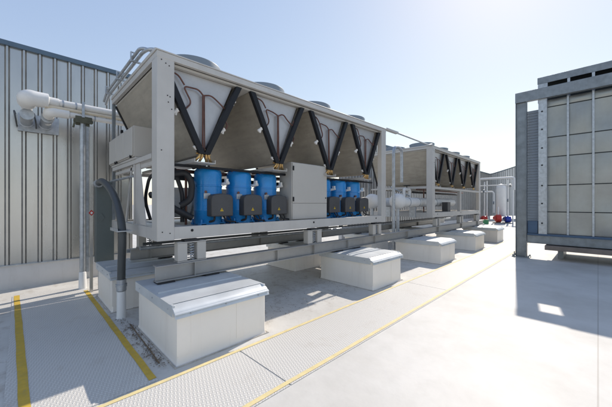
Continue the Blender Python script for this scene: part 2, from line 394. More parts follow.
# bearing pads between cap and beam
GI='spring isolators between beams and chillers'
def make_iso(label):
    t=thing('spring_isolator',label,'isolator',(0,0,0),GI)
    MB().box(-.065,.065,-.19,.19,.802,.818).build('base_plate',M['beam'],t,bevel=.002)
    for y0,y1 in ((-.185,-.065),(.065,.185)):
        m=MB(); m.box(.045,.06,y0,y1,.82,1.045); m.box(-.06,.045,y0,y0+.012,.82,1.045); m.box(-.06,.045,y1-.012,y1,.82,1.045)
        m.build('housing',M['paint2'],t,bevel=.004)
    MB().box(-.065,.062,-.19,.19,1.047,1.060).build('top_plate',M['paint2'],t,bevel=.002)
    MB().box(-.06,.06,-.10,.10,1.062,1.088).build('rubber_pad',M['rubber'],t,bevel=.004)
    pts=[]
    for k in range(100):
        a=k/99*2*PI*6.5; pts.append((.012+.038*math.cos(a),.038*math.sin(a),.825+.215*k/99))
    MB().tube(pts,.007,6).build('spring',M['galv'],t)
    MB().tube([(.012,0,.82),(.012,0,1.04)],.009,8).build('bolt',M['galv'],t)
    return t
iso0=None
for ch,ys,cn in ((0,(1.59,3.90,6.05),'near'),(1,(9.8,12.1,14.25),'far')):
    for k,y in enumerate(ys):
        for x,side in ((-3.76,'front'),(-5.45,'rear')):
            if side=='rear' and ch==1: continue
            lab='%s spring isolator under the %s of the %s chiller'%(side,('near end','middle','far end')[k],cn)
            if iso0 is None: iso0=make_iso(lab); iso0.location=(x,y,0)
            else: dup(iso0,(x,y,0),lab)

# ------------------------------------------------------------------ chiller
L_=5.33; W_=2.40
def make_chiller(label):
    t=thing('air_cooled_chiller',label,'chiller',(-3.73,1.17,1.10),'air cooled chillers on steel beams')
    # base frame
    m=MB()
    def chan_y(x,sgn):   # C-channel along y, web at x
        m.box(x,x-sgn*.006,.0,L_,0.0,.155); m.box(x-sgn*.0062,x-sgn*.075,0.0,L_,.149,.1552); m.box(x-sgn*.0062,x-sgn*.075,0.0,L_,-.0002,.006)
    chan_y(-.004,1); chan_y(-W_+.004,-1)
    m.box(-W_+.08,-.08,.004,.01,.0,.15); m.box(-W_+.08,-.08,L_-.01,L_-.004,.0,.15)
    for y in (.42,1.35,2.73,4.1,4.85): m.box(-W_+.012,-.012,y-.04,y+.04,.012,.145)
    m.box(-1.80,-1.66,.02,L_-.02,.0,.010)
    bf=m.build('base_frame',M['paint'],t,bevel=.003)
    for y in (.43,2.73,4.88):
        MB().lathe([(.018,0),(.018,.004)],(-.004,y,.10),16,'x').build('frame_hole',M['black'],bf)
    MB().box(-W_+.08,-.35,.1,L_-.1,.120,.130).build('floor_pan',M['paint'],t)
    # posts
    H=2.24
    def post(x,y,wx,wy):
        m=MB(); m.box(x-wx,x,y,y+wy,-.012,H)
        p=m.build('corner_post',M['paint'],t,bevel=.008)
        return p
    p=post(0.003,0.0,.20,.205)
    m=MB()
    for yy,zz in ((.05,2.2),(.10,2.17),(.14,2.15),(.12,1.78),(.15,1.77),(.13,1.70),(.17,1.62),(.06,.1),(.15,.08),(.05,1.1)):
        m.lathe([(.007,0),(.007,.004)],(.004,yy,zz),8,'x')
    m.build('screw',M['black'],p)
    post(.003,L_-.20,.12,.20); m=MB(); m.box(-W_,-W_+.05,.0,.05,.158,H-.02); m.build('corner_post',M['galvdark'],t,bevel=.003); post(-W_+.12,L_-.15,.12,.15)
    # roof frame
    m=MB()
    m.box(-.05,.006,0.0,L_,2.225,2.300); m.box(-W_,-W_+.05,0,L_,2.225,2.300)
    m.box(-W_+.052,-.052,0.0,.05,2.225,2.300); m.box(-W_+.052,-.052,L_-.05,L_,2.225,2.300)
    m.prism([(.012,2.303),(.012,2.318),(-.05,2.345),(-W_+.05,2.345),(-W_-.012,2.318),(-W_-.012,2.303)],'y',-.012,L_+.012)
    m.build('roof_frame',M['paint'],t,bevel=.004)
    m=MB(); m.box(-W_+.06,-.06,.06,L_-.06,2.19,2.222)
    m.build('roof_underside',M['paint2'],t)
    # V banks
    ucs=(.62,1.935,3.25,4.55); half=.562
    for k,uc in enumerate(ucs):
        zt,zb=2.185,1.12
        for sgn in (-1,1):
            a=(uc+sgn*.055,zb); b=(uc+sgn*half,zt)
            dy,dz=b[0]-a[0],b[1]-a[1]; l=math.hypot(dy,dz); ny,nz=-dz/l*sgn*-1,dy/l*sgn*-1
            th=.05
            m=MB().prism([a,b,(b[0]-sgn*th,b[1]),(a[0]-sgn*th*.8,a[1])],'x',-W_+.09,-.10)
            m.build('condenser_coil',M['coil'],t)
            th=.072
            for (xa,xb) in ((-.098,-.03),(-W_+.03,-W_+.088)):
                m=MB().prism([(a[0]+sgn*.02,a[1]),(b[0]+sgn*.02,b[1]),(b[0]-sgn*th,b[1]),(a[0]-sgn*th*.9,a[1])],'x',xa,xb)
                m.build('coil_header',M['black'],t,bevel=.004)
        # panel closing the V
        p=MB().prism([(uc-.012,zb+.0),(uc+.012,zb+.0),(uc+half-.1,zt),(uc-half+.1,zt)],'x',-.14,-.125).build('v_panel',M['vpanel'],t)
        # copper runs
        X=-.085
        def cp(pts,r=.011): MB().tube(arc([(X+random.uniform(-.006,.012),uc+a+(random.uniform(-.018,.018) if 0<i<len(pts)-1 else 0),b+(random.uniform(-.02,.02) if 0<i<len(pts)-1 else 0)) for i,(a,b) in enumerate(pts)],.06,5),r,8).build('copper_pipe',M['copper'],p)
        cp([(-.012,1.14),(-.010,1.93)],.013); cp([(.018,1.14),(.014,1.93)],.009)
        cp([(0,1.93),(-.08,1.99),(-.26,2.0),(-.17,1.80),(-.27,1.66),(-.36,1.63)])
        cp([(0,1.93),(.10,1.97),(.22,1.90),(.33,1.82),(.36,1.93),(.45,1.96)])
        cp([(-.26,2.0),(-.34,2.12),(-.44,2.13)]); cp([(.33,1.82),(.31,1.68),(.36,1.60),(.30,1.50)],.012)
        for a,b in ((-.37,1.63),(.46,1.95),(.29,1.50),(-.10,1.22),(.10,1.22)):
            mm=MB(); mm.tube([(X-.01,uc+a-.03,b-.02),(X+.01,uc+a+.03,b+.025)],.024,8); mm.tube([(X,uc+a,b-.045),(X+.02,uc+a+.01,b+.04)],.015,8); mm.build('valve_fitting',M['white_plastic'],p)
        mm=MB()
        for a in (-.07,-.03,.03,.07): mm.tube(arc([(X,uc+a,1.19),(X+.04,uc+a*.8,1.10),(X-.02,uc+a*1.7,1.02)],.04),.018,8)
        mm.tube([(X,uc-.1,1.13),(X,uc+.1,1.13)],.016,8)
        mm.build('brass_manifold',M['brass'],p)
        # tray along the width at the V bottom
        m=MB(); m.box(-W_+.06,-.02,uc-.15,uc+.15,1.0,1.012); m.box(-W_+.06,-.02,uc-.15,uc-.14,1.0122,1.05); m.box(-W_+.06,-.02,uc+.14,uc+.15,1.0122,1.05)
        m.build('coil_tray',M['paint2'],t)
    # mid rails
    m=MB(); m.box(-W_+.02,-W_+.10,.155,L_-.155,.955,1.0); m.build('mid_rail',M['paint'],t,bevel=.003)
    m=MB(); m.box(-.30,-.26,.21,L_-.205,.955,.99); m.build('mid_rail',M['black'],t)
    m=MB(); m.box(-W_+.125,-.20,.03,.08,.945,.995); m.build('end_rail',M['paint'],t,bevel=.003)
    # manifold pipes behind
    MB().tube([(-.62,.22,.93),(-.62,5.0,.93)],.028,12).build('suction_pipe',M['copper'],t)
    MB().tube(arc([(-.78,.25,.84),(-.78,5.0,.84)],.1),.035,12).build('discharge_pipe',M['rubber'],t)
    # evaporator barrel
    ev=MB().lathe([(.05,-.06),(.2,-.04),(.27,0),(.27,4.1),(.2,4.14),(.05,4.16)],(-1.62,.65,.47),32,'y').build('evaporator',M['white_ins'],t)
    m=MB()
    for y in (1.0,2.2,3.4,4.4): m.lathe([(.275,0),(.275,.04)],(-1.62,y,.47),32,'y')
    m.build('evaporator_strap',M['galv'],ev)
    # compressors
    def compressor(y,x=-.48,left=True):
        s=MB()
        prof=[(.12,.13),(.19,.14),(.205,.16),(.205,.34),(.208,.345),(.208,.355),(.205,.36),(.205,.70),(.213,.705),(.213,.72),(.203,.725),(.203,.90),(.19,.95),(.155,.985),(.09,1.0),(.001,1.005)]
        s.lathe(prof,(x,y,0),36)
        c=s.build('compressor',M['blue'],t)
        f=MB()
        for a in (-1,1):
            for b in (-1,1): f.box(x+a*.13-.04,x+a*.13+.04,y+b*.15-.045,y+b*.15+.045,.131,.165); f.lathe([(.016,0),(.016,.05)],(x+a*.15,y+b*.17,.165),8)
        f.box(x-.17,x+.17,y-.18,y+.18,.132,.150)
        f.build('mounting_foot',M['blue'],c)
        # terminal box: rounded shield
        pts=[]; hw=.175
        base=[(-hw,0),(hw,0)]
        top=[(hw,.25),(hw*.93,.30),(hw*.7,.325),(0,.34),(-hw*.7,.325),(-hw*.93,.30),(-hw,.25)]
        poly=[(y+.07+a,.26+b) for a,b in base+top]
        tb=MB().prism(poly,'x',x+.17,x+.33).build('terminal_box',M['tbox'],c,bevel=.018,seg=3)
        MB().prism([(y+.025,.337),(y+.080,.337),(y+.0525,.387)],'x',x+.331,x+.334).build('warning_label',M['yellowlab'],c)
        g2=MB(); g2.prism([(y+.049,.347),(y+.056,.347),(y+.0545,.372),(y+.0505,.372)],'x',x+.3342,x+.3355); g2.build('warning_mark',M['black'],c)
        MB().prism([(y-.16,.52),(y-.06,.52),(y-.06,.60),(y-.16,.60)],'x',x+.196,x+.199).build('name_plate',M['galv'],c)
        def one(nm,mt,pts,rr,n=8): MB().tube(pts,rr,n).build(nm,mt,c)
        one('power_cable',M['rubber'],arc([(x+.25,y-.02,.27),(x+.27,y-.03,.2),(x+.1,y-.1,.16)],.05),.016)
        one('power_cable',M['rubber'],arc([(x+.25,y+.12,.27),(x+.30,y+.14,.19),(x+.31,y+.3,.17)],.05),.013)
        one('power_cable',M['rubber'],arc([(x+.22,y+.2,.3),(x+.28,y+.24,.2),(x+.2,y+.26,.15)],.05),.010)
        one('refrigerant_pipe',M['copper'],arc([(x+.06,y-.13,.93),(x+.06,y-.17,1.0),(x-.14,y-.17,.99)],.05),.022,10); one('oil_port',M['copper'],[(x+.16,y-.11,.62),(x+.24,y-.15,.62)],.02)
        one('refrigerant_pipe',M['copper'],arc([(x+.0,y+.10,.98),(x+.0,y+.16,1.01),(x-.14,y+.2,.94)],.05),.016,10)
        v=MB(); v.tube([(x+.10,y+.19,.75),(x+.20,y+.24,.77)],.026,10); v.box(x+.14,x+.2,y+.2,y+.235,.76,.83)
        v.build('sight_glass',M['white_plastic'],c)
        return c
    for y in (.88,1.42,1.96): compressor(y)
    for y in (3.46,4.00,4.55): compressor(y)
    # black hoses left of the compressors
    m=MB()
    m.tube(arc([(-.45,.28,.84),(-.42,.52,.90),(-.40,.60,.75),(-.40,.58,.50),(-.45,.45,.42)],.14,8),.045,12)
    m.tube(arc([(-.5,.25,.62),(-.45,.32,.40),(-.42,.46,.32),(-.4,.6,.24)],.14,8),.045,12)
    m.tube(arc([(-.55,.40,.95),(-.5,.50,.6),(-.5,.50,.18)],.1,8),.03,12)
    m.build('insulated_hose',M['rubber'],t)
    MB().tube(arc([(-.52,.56,.95),(-.52,.56,.14)],.1),.018,10).build('refrigerant_pipe',M['copper'],t)
    # control cabinet
    x0,x1,y0,y1,z0,z1=-.44,-.10,2.26,3.20,.158,1.19
    cb=MB().box(x0,x1,y0,y1,z0,z1).build('control_cabinet',M['paint2'],t,bevel=.008)
    MB().box(x1+.001,x1+.018,y0+.012,y1-.012,z0+.30,z1-.01).build('cabinet_door',M['paint2'],cb,bevel=.004)
    MB().box(x1+.001,x1+.016,y0+.012,y1-.012,z0+.01,z0+.294).build('lower_cover',M['paint2'],cb,bevel=.004)
    for z in (z1-.10,z0+.38): MB().box(x1+.0185,x1+.03,y0+.008,y0+.04,z-.05,z+.03).build('hinge',M['black'],cb,bevel=.003)
    for z in (z1-.16,z0+.40): MB().lathe([(.013,0),(.013,.008)],(x1+.018,y1-.05,z),12,'x').build('latch',M['black'],cb)
    return t
ch=make_chiller('nearest air-cooled chiller, large grey frame with starter box hung at its near end')
ch2=dup(ch,(-3.73,9.39,1.10),'far air-cooled chiller beyond the first one, white pipes entering its near end',skip=('evaporator','compressor','control_cabinet','insulated_hose'))
MB().box(-.10,0.0,2.62,2.76,.158,1.0).build('mid_post',M['paint'],ch2,bevel=.004)
MB().box(-.30,-.10,1.62,1.90,.158,.5).build('junction_box',M['tbox'],ch2,bevel=.006)
MB().box(-.04,-.002,.205,L_-.205,.93,1.0).build('mid_rail',M['paint'],ch2,bevel=.003)

# fans (placed on each chiller as parts)
def fans(root):
    first=None
    for uc in (.72,2.02,3.33,4.64):
        for x in (-.66,-1.75):
            if first is None:
                s=MB().lathe([(.45,0),(.45,.02),(.415,.04),(.405,.12),(.42,.175),(.415,.19),(.405,.18),(.39,.12),(.39,.02)],(0,0,0),48,caps=False).build('fan_shroud',M['fan'],root)
                gm=MB()
                for r in (.08,.15,.22,.29,.36,.40):
                    gm.tube([(r*math.cos(2*PI*k/36),r*math.sin(2*PI*k/36),.168+.016*(1-r/.42)) for k in range(37)],.004,5)
                for k in range(8):
                    a=PI/4*k; gm.tube([(.04*math.cos(a),.04*math.sin(a),.186),(.41*math.cos(a),.41*math.sin(a),.170)],.005,5)
                gm.build('fan_guard',M['black'],s)
                hm=MB().lathe([(.09,.02),(.09,.12),(.05,.14)],(0,0,0),20)
                for k in range(5):
                    a=2*PI*k/5; c,sn=math.cos(a),math.sin(a)
                    def R(r,w,z): return (r*c-w*sn, r*sn+w*c, z)
                    hm.add([R(.08,-.05,.05),R(.36,-.10,.06),R(.36,.10,.12),R(.08,.05,.11),R(.08,-.05,.044),R(.36,-.10,.054),R(.36,.10,.114),R(.08,.05,.104)],[(0,1,2,3),(7,6,5,4),(0,4,5,1),(1,5,6,2),(2,6,7,3),(3,7,4,0)])
                hm.build('fan_blades',M['black'],s)
                s.location=(x,uc,2.3455); first=s
            else:
                s=first.copy(); C.objects.link(s); s.parent=root; s.location=(x,uc,2.345)
                for c in list(first.children):
                    d=c.copy(); C.objects.link(d); d.parent=s
fans(ch); fans(ch2)

# extras on the near end of the first chiller
m=MB(); m.box(-2.385,-.885,-.03,.40,1.12,1.555)
eb=m.build('starter_box',M['paint2'],ch,bevel=.006)
for a,b in ((-2.375,-1.89),(-1.88,-1.40),(-1.39,-.895)):
    d=MB().box(a,b,-.046,-.0315,1.135,1.54).build('starter_door',M['paint2'],eb,bevel=.004)
m=MB()
for x in (-1.93,-1.83,-1.0): m.box(x-.012,x+.012,-.054,-.03,1.105,1.145)
m.box(-1.55,-1.50,-.05,-.02,1.557,1.60); m.build('box_latch',M['black'],eb)
# angle frame carrying the box, gusset sheet, tube rail and diagonal strut
m=MB(); m.box(-2.38,-.88,-.01,.30,1.085,1.117); m.box(-2.38,-.22,0.0,.04,1.02,1.083); m.build('box_shelf',M['paint'],ch,bevel=.003)
MB().prism([(-.98,.158),(-.50,.158),(-.78,1.018),(-.98,1.018)],'y',.02,.03).build('gusset_sheet',M['paint'],ch)
MB().box(-1.02,-.985,0.0,.05,.158,1.018).build('end_stud',M['paint'],ch,bevel=.003)
MB().prism([(-1.62,.158),(-1.55,.158),(-1.20,1.018),(-1.27,1.018)],'y',.03,.05).build('diagonal_strut',M['paint'],ch)
MB().tube([(-2.36,-.02,.84),(-.99,-.02,.84)],.018,10).build('tube_rail',M['galv'],ch)
m=MB(); m.tube(arc([(-.75,.15,.22),(-.85,.10,.50),(-.70,.12,.82),(-.6,.2,.9)],.2,8),.022,10)
m.tube(arc([(-.75,.16,.55),(-.60,.1,.60),(-.45,.2,.5)],.1,8),.03,10); m.tube(arc([(-1.2,.12,.25),(-1.1,.08,.36),(-.95,.12,.42)],.1,8),.02,10)
m.tube(arc([(-1.5,.2,.2),(-1.35,.1,.33),(-1.25,.2,.25)],.1,8),.02,10)
m.build('black_hose',M['rubber'],ch)

# ------------------------------------------------------------------ electrical + pipes at the left
GC='conduits and pipes at the near end'
for k,(dz,dx) in enumerate(((0,0),(.05,-.06))):
    pts=[(-4.2-dx*.2,1.95+1.2*k,3.50+.015),(-3.86+dx*.5,1.45,3.50),(-3.80+dx,1.15,3.50+dz*.3),(-3.98+dx,1.08,3.50+dz),(-6.3,1.08-.05*k,3.49+dz),(-6.62,1.02-.05*k,3.44+dz)]
    pts=[(-3.90+dx,2.6,3.47),(-3.90+dx,1.16-dx*.5,3.48),(-4.1,1.12+dx*.5,3.49+dz*.9),(-6.15,1.13+dx*.5,3.48+dz*.9),(-6.4,1.13+dx*.5,3.38+dz)]
    o=tag(MB().tube(arc(pts,.22,10),.021,12).build('steel_conduit',M['galv']),('inner','outer')[k]+' galvanised conduit of the pair bending along the near top edge of the chiller','conduit','galvanised conduits on the near chiller roof edge')
for x,l in ((-4.4,'strut clamp on the sloping conduits, closest to their top bend'),(-5.2,'strut clamp halfway along the sloping conduits'),(-6.0,'strut clamp on the sloping conduits, closest to the wall')):
    m=MB(); m.box(-.015,.015,1.05,1.17,3.455,3.475); m.box(-.015,.015,1.05,1.062,3.4755,3.575); m.box(-.015,.015,1.05,1.12,3.5755,3.585)
    o=tag(m.build('conduit_clamp',M['galv']),l,'clamp','clamps on the sloping conduits'); o.location.x=x

PX=-6.62
# big insulated pipe with elbow into the wall
def elbow_pipe(yE,z,r,rins,yend,lab,m1,m2):
    t=thing('insulated_pipe',lab,'pipe',(PX,yE,z),'pipes running along the wall into the sleeves')
    MB().tube([(0,.28,0),(0,yend-yE,0)],r,20).build('pipe_run',m1,t)
    pts=[(0,.40,0),(0,.38,0),(0,.27,0),(0,.26,0)]+arc([(0,.25,0),(0,0,0),(-.20,0,-.03)],.20,12)[1:]
    n=len(pts); rs=[r*1.12,r*1.2,r*1.25,rins*.9]+[rins*(.92+.10*math.sin(PI*min(1,(i-4)/(n-5)))) for i in range(4,n)]
    MB().tube(pts,rins,24,rs=rs).build('elbow_cover',m2,t)
    for q_ in (.44,.62,1.3,2.2): MB().lathe([(r+.003,0),(r+.004,.012),(r+.003,.024)],(0,q_,0),20,'y').build('jacket_band',M['galv'],t)
    MB().tube([(-.19,0,-.03),(-.50,0,-.10)],r*1.15,16).build('branch_stub',m2,t)
    return t
elbow_pipe(.085,3.30,.062,.135,6.8,'uppermost pipe beside the wall, ending in the large white insulated elbow at its left',M['white_ins'],M['white_ins'])
elbow_pipe(.36,3.13,.045,.085,6.8,'lower pipe beside the wall, ending in the smaller white insulated elbow',M['white_ins'],M['white_ins'])
tag(MB().tube([(PX+.03,.30,3.205),(PX+.03,6.8,3.205)],.030,14).build('insulated_pipe',M['cream_ins']),'cream jacketed thin pipe sandwiched between the two elbow pipes','pipe','pipes running along the wall into the sleeves')

ps=thing('pipe_support_post','tall galvanised strut post on a white sleeve holding up the pipes by the wall','post',(PX+.02,.81,0))
MB().tube([(0,0,.02),(0,0,3.02)],.046,14).build('pole',M['galv'],ps)
m=MB(); m.box(-.02,.02,.05,.056,.3,3.0); m.box(-.02,-.014,.056,.09,.3,3.0); m.box(.014,.02,.056,.09,.3,3.0); m.build('strut_channel',M['galv'],ps)
MB().lathe([(.062,0),(.06,.02),(.056,.30),(.05,.31)],(0,0,0),20).build('base_sleeve',M['whitepaint'],ps)
m=MB(); m.box(-.05,.05,-.13,.15,3.025,3.07); m.box(-.03,.03,-.10,-.04,2.97,3.02); m.box(-.03,.03,.05,.1,2.96,3.02); m.box(.052,.07,-.11,.13,3.0,3.12); m.tube([(.06,-.12,3.0),(.06,-.14,2.9)],.015,8)
m.build('bracket',M['bracket'],ps,bevel=.004)
m=MB(); m.box(.07,.085,-.02,.02,3.1,3.38); m.build('pipe_strap',M['galv'],ps)

cab=thing('electrical_enclosure','tall narrow grey-green electrical enclosure beside the near chiller, diamond plate on its face','enclosure',(-6.2,.95,.5))
MB().box(-.18,0,0.0,.27,0,1.45).build('enclosure_body',M['cabgreen'],cab,bevel=.006)
MB().prism([(.025,.80),(.075,.88),(.125,.80),(.075,.72)],'x',.002,.010).build('diamond_plate',M['cabgreen'],cab,bevel=.002)
MB().box(-.16,-.12,.05,.09,-.5,-.002).build('leg',M['galv'],cab); MB().box(-.16,-.12,.19,.23,-.5,-.002).build('leg',M['galv'],cab)
sp=thing('strut_post','slim strut post with a small red warning tag between wall and enclosure','post',(-6.25,.89,0))
m=MB(); m.box(-.02,.02,-.025,.02,0.0,2.9); m.build('strut_channel',M['siding'],sp)
MB().prism([(-.045,1.385),(-.005,1.44),(.04,1.39),(0,1.335)],'x',.022,.027).build('warning_tag',M['redlab'],sp)
MB().prism([(-.022,1.385),(-.004,1.41),(.02,1.39),(0,1.36)],'x',.0275,.029).build('tag_mark',M['whitepaint'],sp)

fc=thing('flexible_conduit','thick grey flexible conduit arching from the enclosure down to a white roof sleeve','conduit',(-4.56,.98,0))
pts=[(-1.62,0,1.90),(-1.35,0,1.93),(-1.02,0,1.87),(-.63,0,1.755),(-.35,0,1.62),(-.19,0,1.50),(-.03,0,1.33),(.04,0,1.18),(.05,0,1.02),(.02,0,.8),(0,0,.6),(0,0,.45)]
pp=[]
for i in range(len(pts)-1):     # Catmull-Rom smoothing
    p0,p1,p2,p3=[Vector(pts[max(0,min(len(pts)-1,i+j))]) for j in (-1,0,1,2)]
    for k in range(6):
        q=k/6; pp.append(.5*((2*p1)+(p2-p0)*q+(2*p0-5*p1+4*p2-p3)*q*q+(3*p1-p0-3*p2+p3)*q**3))
pp.append(Vector(pts[-1]))
MB().tube(pp,.049,20).build('conduit_hose',M['conduit'],fc)
m=MB().lathe([(.060,-.0),(.060,.05),(.068,.052),(.068,.09),(.058,.092),(.058,.15)],(0,0,.37),20); m.build('coupling',M['galv'],fc)
MB().lathe([(.062,0),(.057,.02),(.054,.30),(.054,.36)],(0,0,0),20).build('base_sleeve',M['whitepaint'],fc)
MB().tube([(-1.70,0,1.90),(-1.58,0,1.90)],.068,16).build('end_fitting',M['galv'],fc)
m=MB(); m.box(-.26,.14,-.08,.1,1.175,1.187); m.box(-.26,.14,-.08,-.072,1.1875,1.215); m.build('saddle_plate',M['galv'],fc)

# conduits lying along the beams underneath
for k,(x,z,r) in enumerate(((-5.1,.84,.03),(-4.95,.92,.022),(-5.9,.70,.035))):
    tag(MB().tube([(x,1.35,z),(x,15,z)],r,12).build('service_pipe',(M['galv'],M['conduit'],M['galv'])[k]),('galvanised pipe low in the shade under the chillers, nearer of two','dark thin pipe in the shade just above the galvanised one under the chillers','galvanised pipe at the rear, low beyond the rear beam')[k],'pipe','service pipes under the chillers')

# ------------------------------------------------------------------ between the chillers
ct=thing('cable_tray','short flat grey tray sticking out from the far top corner of the near chiller','tray',(-3.75,6.52,3.40))
m=MB(); m.box(-.06,.03,0,.62,0,.008); m.box(.022,.03,0,.62,.0082,.05); m.box(-.06,-.052,0,.62,.0082,.05); m.build('tray_body',M['paint'],ct)
tag(MB().tube(arc([(-3.77,7.0,3.43),(-3.77,7.3,3.43),(-3.77,9.2,3.40),(-3.77,9.45,3.46)],.2),.022,12).build('steel_conduit',M['galv']),'thin conduit bridging the gap between the roofs of the two chillers','conduit')
dp=thing('pipe_stand','slim pale upright stand with an arched top between the two chillers','stand',(-4.25,7.85,0))
MB().tube(arc([(0,0,0),(0,0,3.25),(0,.5,3.25),(0,.5,2.2)],.24,10),.045,14).build('pole',M['galv'],dp)
MB().lathe([(.12,0),(.12,.015),(.07,.02),(.07,.2)],(0,0,0),20).build('base_sleeve',M['whitepaint'],dp)
for k,(x,y0,lab) in enumerate(((-4.25,8.05,'white insulated water pipe with rounded end, nearer one, entering the far chiller'),(-5.05,7.9,'white insulated water pipe with rounded end, rear one, entering the far chiller'))):
    t=thing('water_pipe',lab,'pipe',(x,y0,1.62),'white insulated water pipes of the far chiller')
    MB().lathe([(.02,-.20),(.12,-.18),(.2,-.10),(.235,0),(.235,.12),(.20,.2),(.17,.22),(.17,.24)],(0,0,0),28,'y').build('end_cap',M['white_ins'],t)
    MB().tube([(0,.22,-.03),(0,4.6,-.03)],.15,24).build('pipe_run',M['white_ins'],t)
    m=MB()
    for y in (.6,1.3,2.0,2.7): m.lathe([(.158,0),(.158,.04)],(0,y,-.03),28,'y')
    m.build('pipe_band',M['galv'],t)
    m=MB(); m.tube([(0,.05,-.2),(0,.05,-1.62)],.05,12); m.build('riser',M['galv'],t)
    m=MB(); m.box(-.1,.1,1.0,1.08,-.52,-.185); m.build('saddle',M['galv'],t)
vt=thing('valve_assembly','cluster of grey and black valves on top of the white pipes under the far chiller','valve',(-4.5,9.0,1.78))
MB().tube(arc([(0,0,0),(0,0,.25),(0,.4,.25),(0,.4,-.05)],.08),.05,12).build('valve_body',M['white_ins'],vt)
MB().tube([(-.3,-.3,.30),(.05,.3,.02)],.022,10).build('lever_arm',M['galv'],vt)
m=MB().lathe([(.11,0),(.11,.02)],(0,.2,.36),16); m.tube([(0,.2,.25),(0,.2,.37)],.015,8); m.build('handwheel',M['black'],vt)

# ------------------------------------------------------------------ right-hand unit
R=thing('air_handling_unit','towering galvanised framed air unit on the right with a grid of grey sheet-metal panels','air handler',(-1.70,10.3,0))
ox,oy=-1.70,10.3
def rb(x0,x1,y0,y1,z0,z1): return MB().box(x0-ox,x1-ox,y0-oy,y1-oy,z0,z1)
XR=4.6
m=MB()
def hpost(x0,x1,y0,y1):    # wide flange post
    m.box(x0-ox,x0+.012-ox,y0-oy,y1-oy,.02,4.748); m.box(x1-.012-ox,x1-ox,y0-oy,y1-oy,.02,4.748); m.box(x0+.0122-ox,x1-.0122-ox,y0+.05-oy,y0+.062-oy,.02,4.748)
hpost(-1.70,-1.44,10.30,10.46)
m.build('post',M['galvdark'],R,bevel=.003)
m=MB(); m.box(-1.78-ox,-1.36-ox,10.22-oy,10.54-oy,.004,.022)
for a in (-1.75,-1.39):
    for b in (10.25,10.51): m.lathe([(.018,0),(.018,.05)],(a-ox,b-oy,.022),8)
for a in (-1.72,-1.46): m.box(a-.01-ox,a+.01-ox,10.24-oy,10.296-oy,.0225,.16)
m.build('base_plate',M['galvdark'],R)
m=MB(); m.box(XR-.2-ox,XR-ox,.0,.16,.0,4.74); m.build('post',M['galvdark'],R)
m=MB(); m.box(-1.705-ox,XR-ox,-.012,-.0,4.47,4.755); m.box(-1.705-ox,XR-ox,.0002,.14,4.752,4.764); m.box(-1.43-ox,XR-.21-ox,.0002,.12,4.47,4.482)
m.build('top_beam',M['galvdark'],R,bevel=.003)
m=MB(); m.box(-1.43-ox,XR-.21-ox,.03,.042,.43,.652); m.box(-1.43-ox,XR-.21-ox,.0,.0298,.43,.442); m.box(-1.43-ox,XR-.21-ox,.0,.0298,.64,.652)
m.build('bottom_beam',M['galvdark'],R,bevel=.002)
rb(-1.43,XR-.21,10.345,10.62,.654,.70).build('skylit_flange',M['darkblue'],R)  # skylight on the flange top is painted in as blue
m=rb(-1.03,XR-.3,10.20,10.60,.28,.405); m.build('ledge',M['brown'],R,bevel=.01)
for a in (-.8,1.2,3.2): rb(a,a+.12,10.8,11.9,.0,.42).build('skid_leg',M['galvdark'],R)
s=rb(-1.18,-1.01,10.36,10.375,.70,4.46).build('perforated_strip',M['galv'],R)
for z in (1.0,1.55,2.05,2.62,3.10,3.62,4.12): MB().lathe([(.022,0),(.022,-.004)],(-1.10-ox,.059,z),12,'y').build('strip_hole',M['black'],s)
rb(-1.008,-.995,10.35,10.60,.70,4.46).build('edge_flange',M['galv'],R)
# panels, each pillowed
zs=[.70,1.317,2.058,2.854,3.403,4.253,4.46]
xs=[-.995]+[-.57+.485*k for k in range(0,11)]
xs=[x for x in xs if x<XR-.1]
for i in range(len(xs)-1):
    for j in range(len(zs)-1):
        a,b,c,d=xs[i],xs[i+1],zs[j],zs[j+1]; m=MB(); n=6; vs=[]
        bl=random.uniform(.006,.02)*random.choice((1,1,-1))
        for v in range(n+1):
            for u in range(n+1):
                U,V=u/n,v/n; h=bl*math.sin(PI*U)*math.sin(PI*V)
                vs.append((a+(b-a)*U-ox,   .245-h, c+.008+(d-c-.016)*V))
        fs=[(v*(n+1)+u,v*(n+1)+u+1,(v+1)*(n+1)+u+1,(v+1)*(n+1)+u) for v in range(n) for u in range(n)]
        m.add(vs,fs,True); m.build('panel',M['panel_r'],R)
rb(-.99,XR-.22,10.575,10.60,.71,4.45).build('panel_backing',M['dark'],R)
for x in xs[1:]: rb(x-.022,x+.022,10.46,10.555,.70,4.46).build('mullion',M['galv'],R,bevel=.003)
for z in zs[1:-1]: rb(-.99,XR-.22,10.535,10.556,z-.012,z+.012).build('panel_rail',M['dark'],R)
# body behind + side
rb(-.97,XR-.25,10.605,12.4,.43,4.42).build('body',M['galvdark'],R)
# louvred end strip between post and panels
m=MB()
for k in range(44):
    z=.72+k*.08; m.prism([(10.545-oy,z),(10.550-oy,z),(10.564-oy,z+.079),(10.559-oy,z+.079)],'x',-1.46-ox,-1.185-ox)
m.build('end_louvre',M['greysh'],R)
rb(-1.50,-1.185,10.565,10.60,.44,4.24).build('end_panel',M['greysh'],R)
rb(-1.50,-.98,10.602,10.70,.44,4.24).build('side_frame',M['galvdark'],R)
rb(-1.43,-1.2,10.40,10.56,.703,1.05).build('lower_box',M['darkblue'],R,bevel=.004)
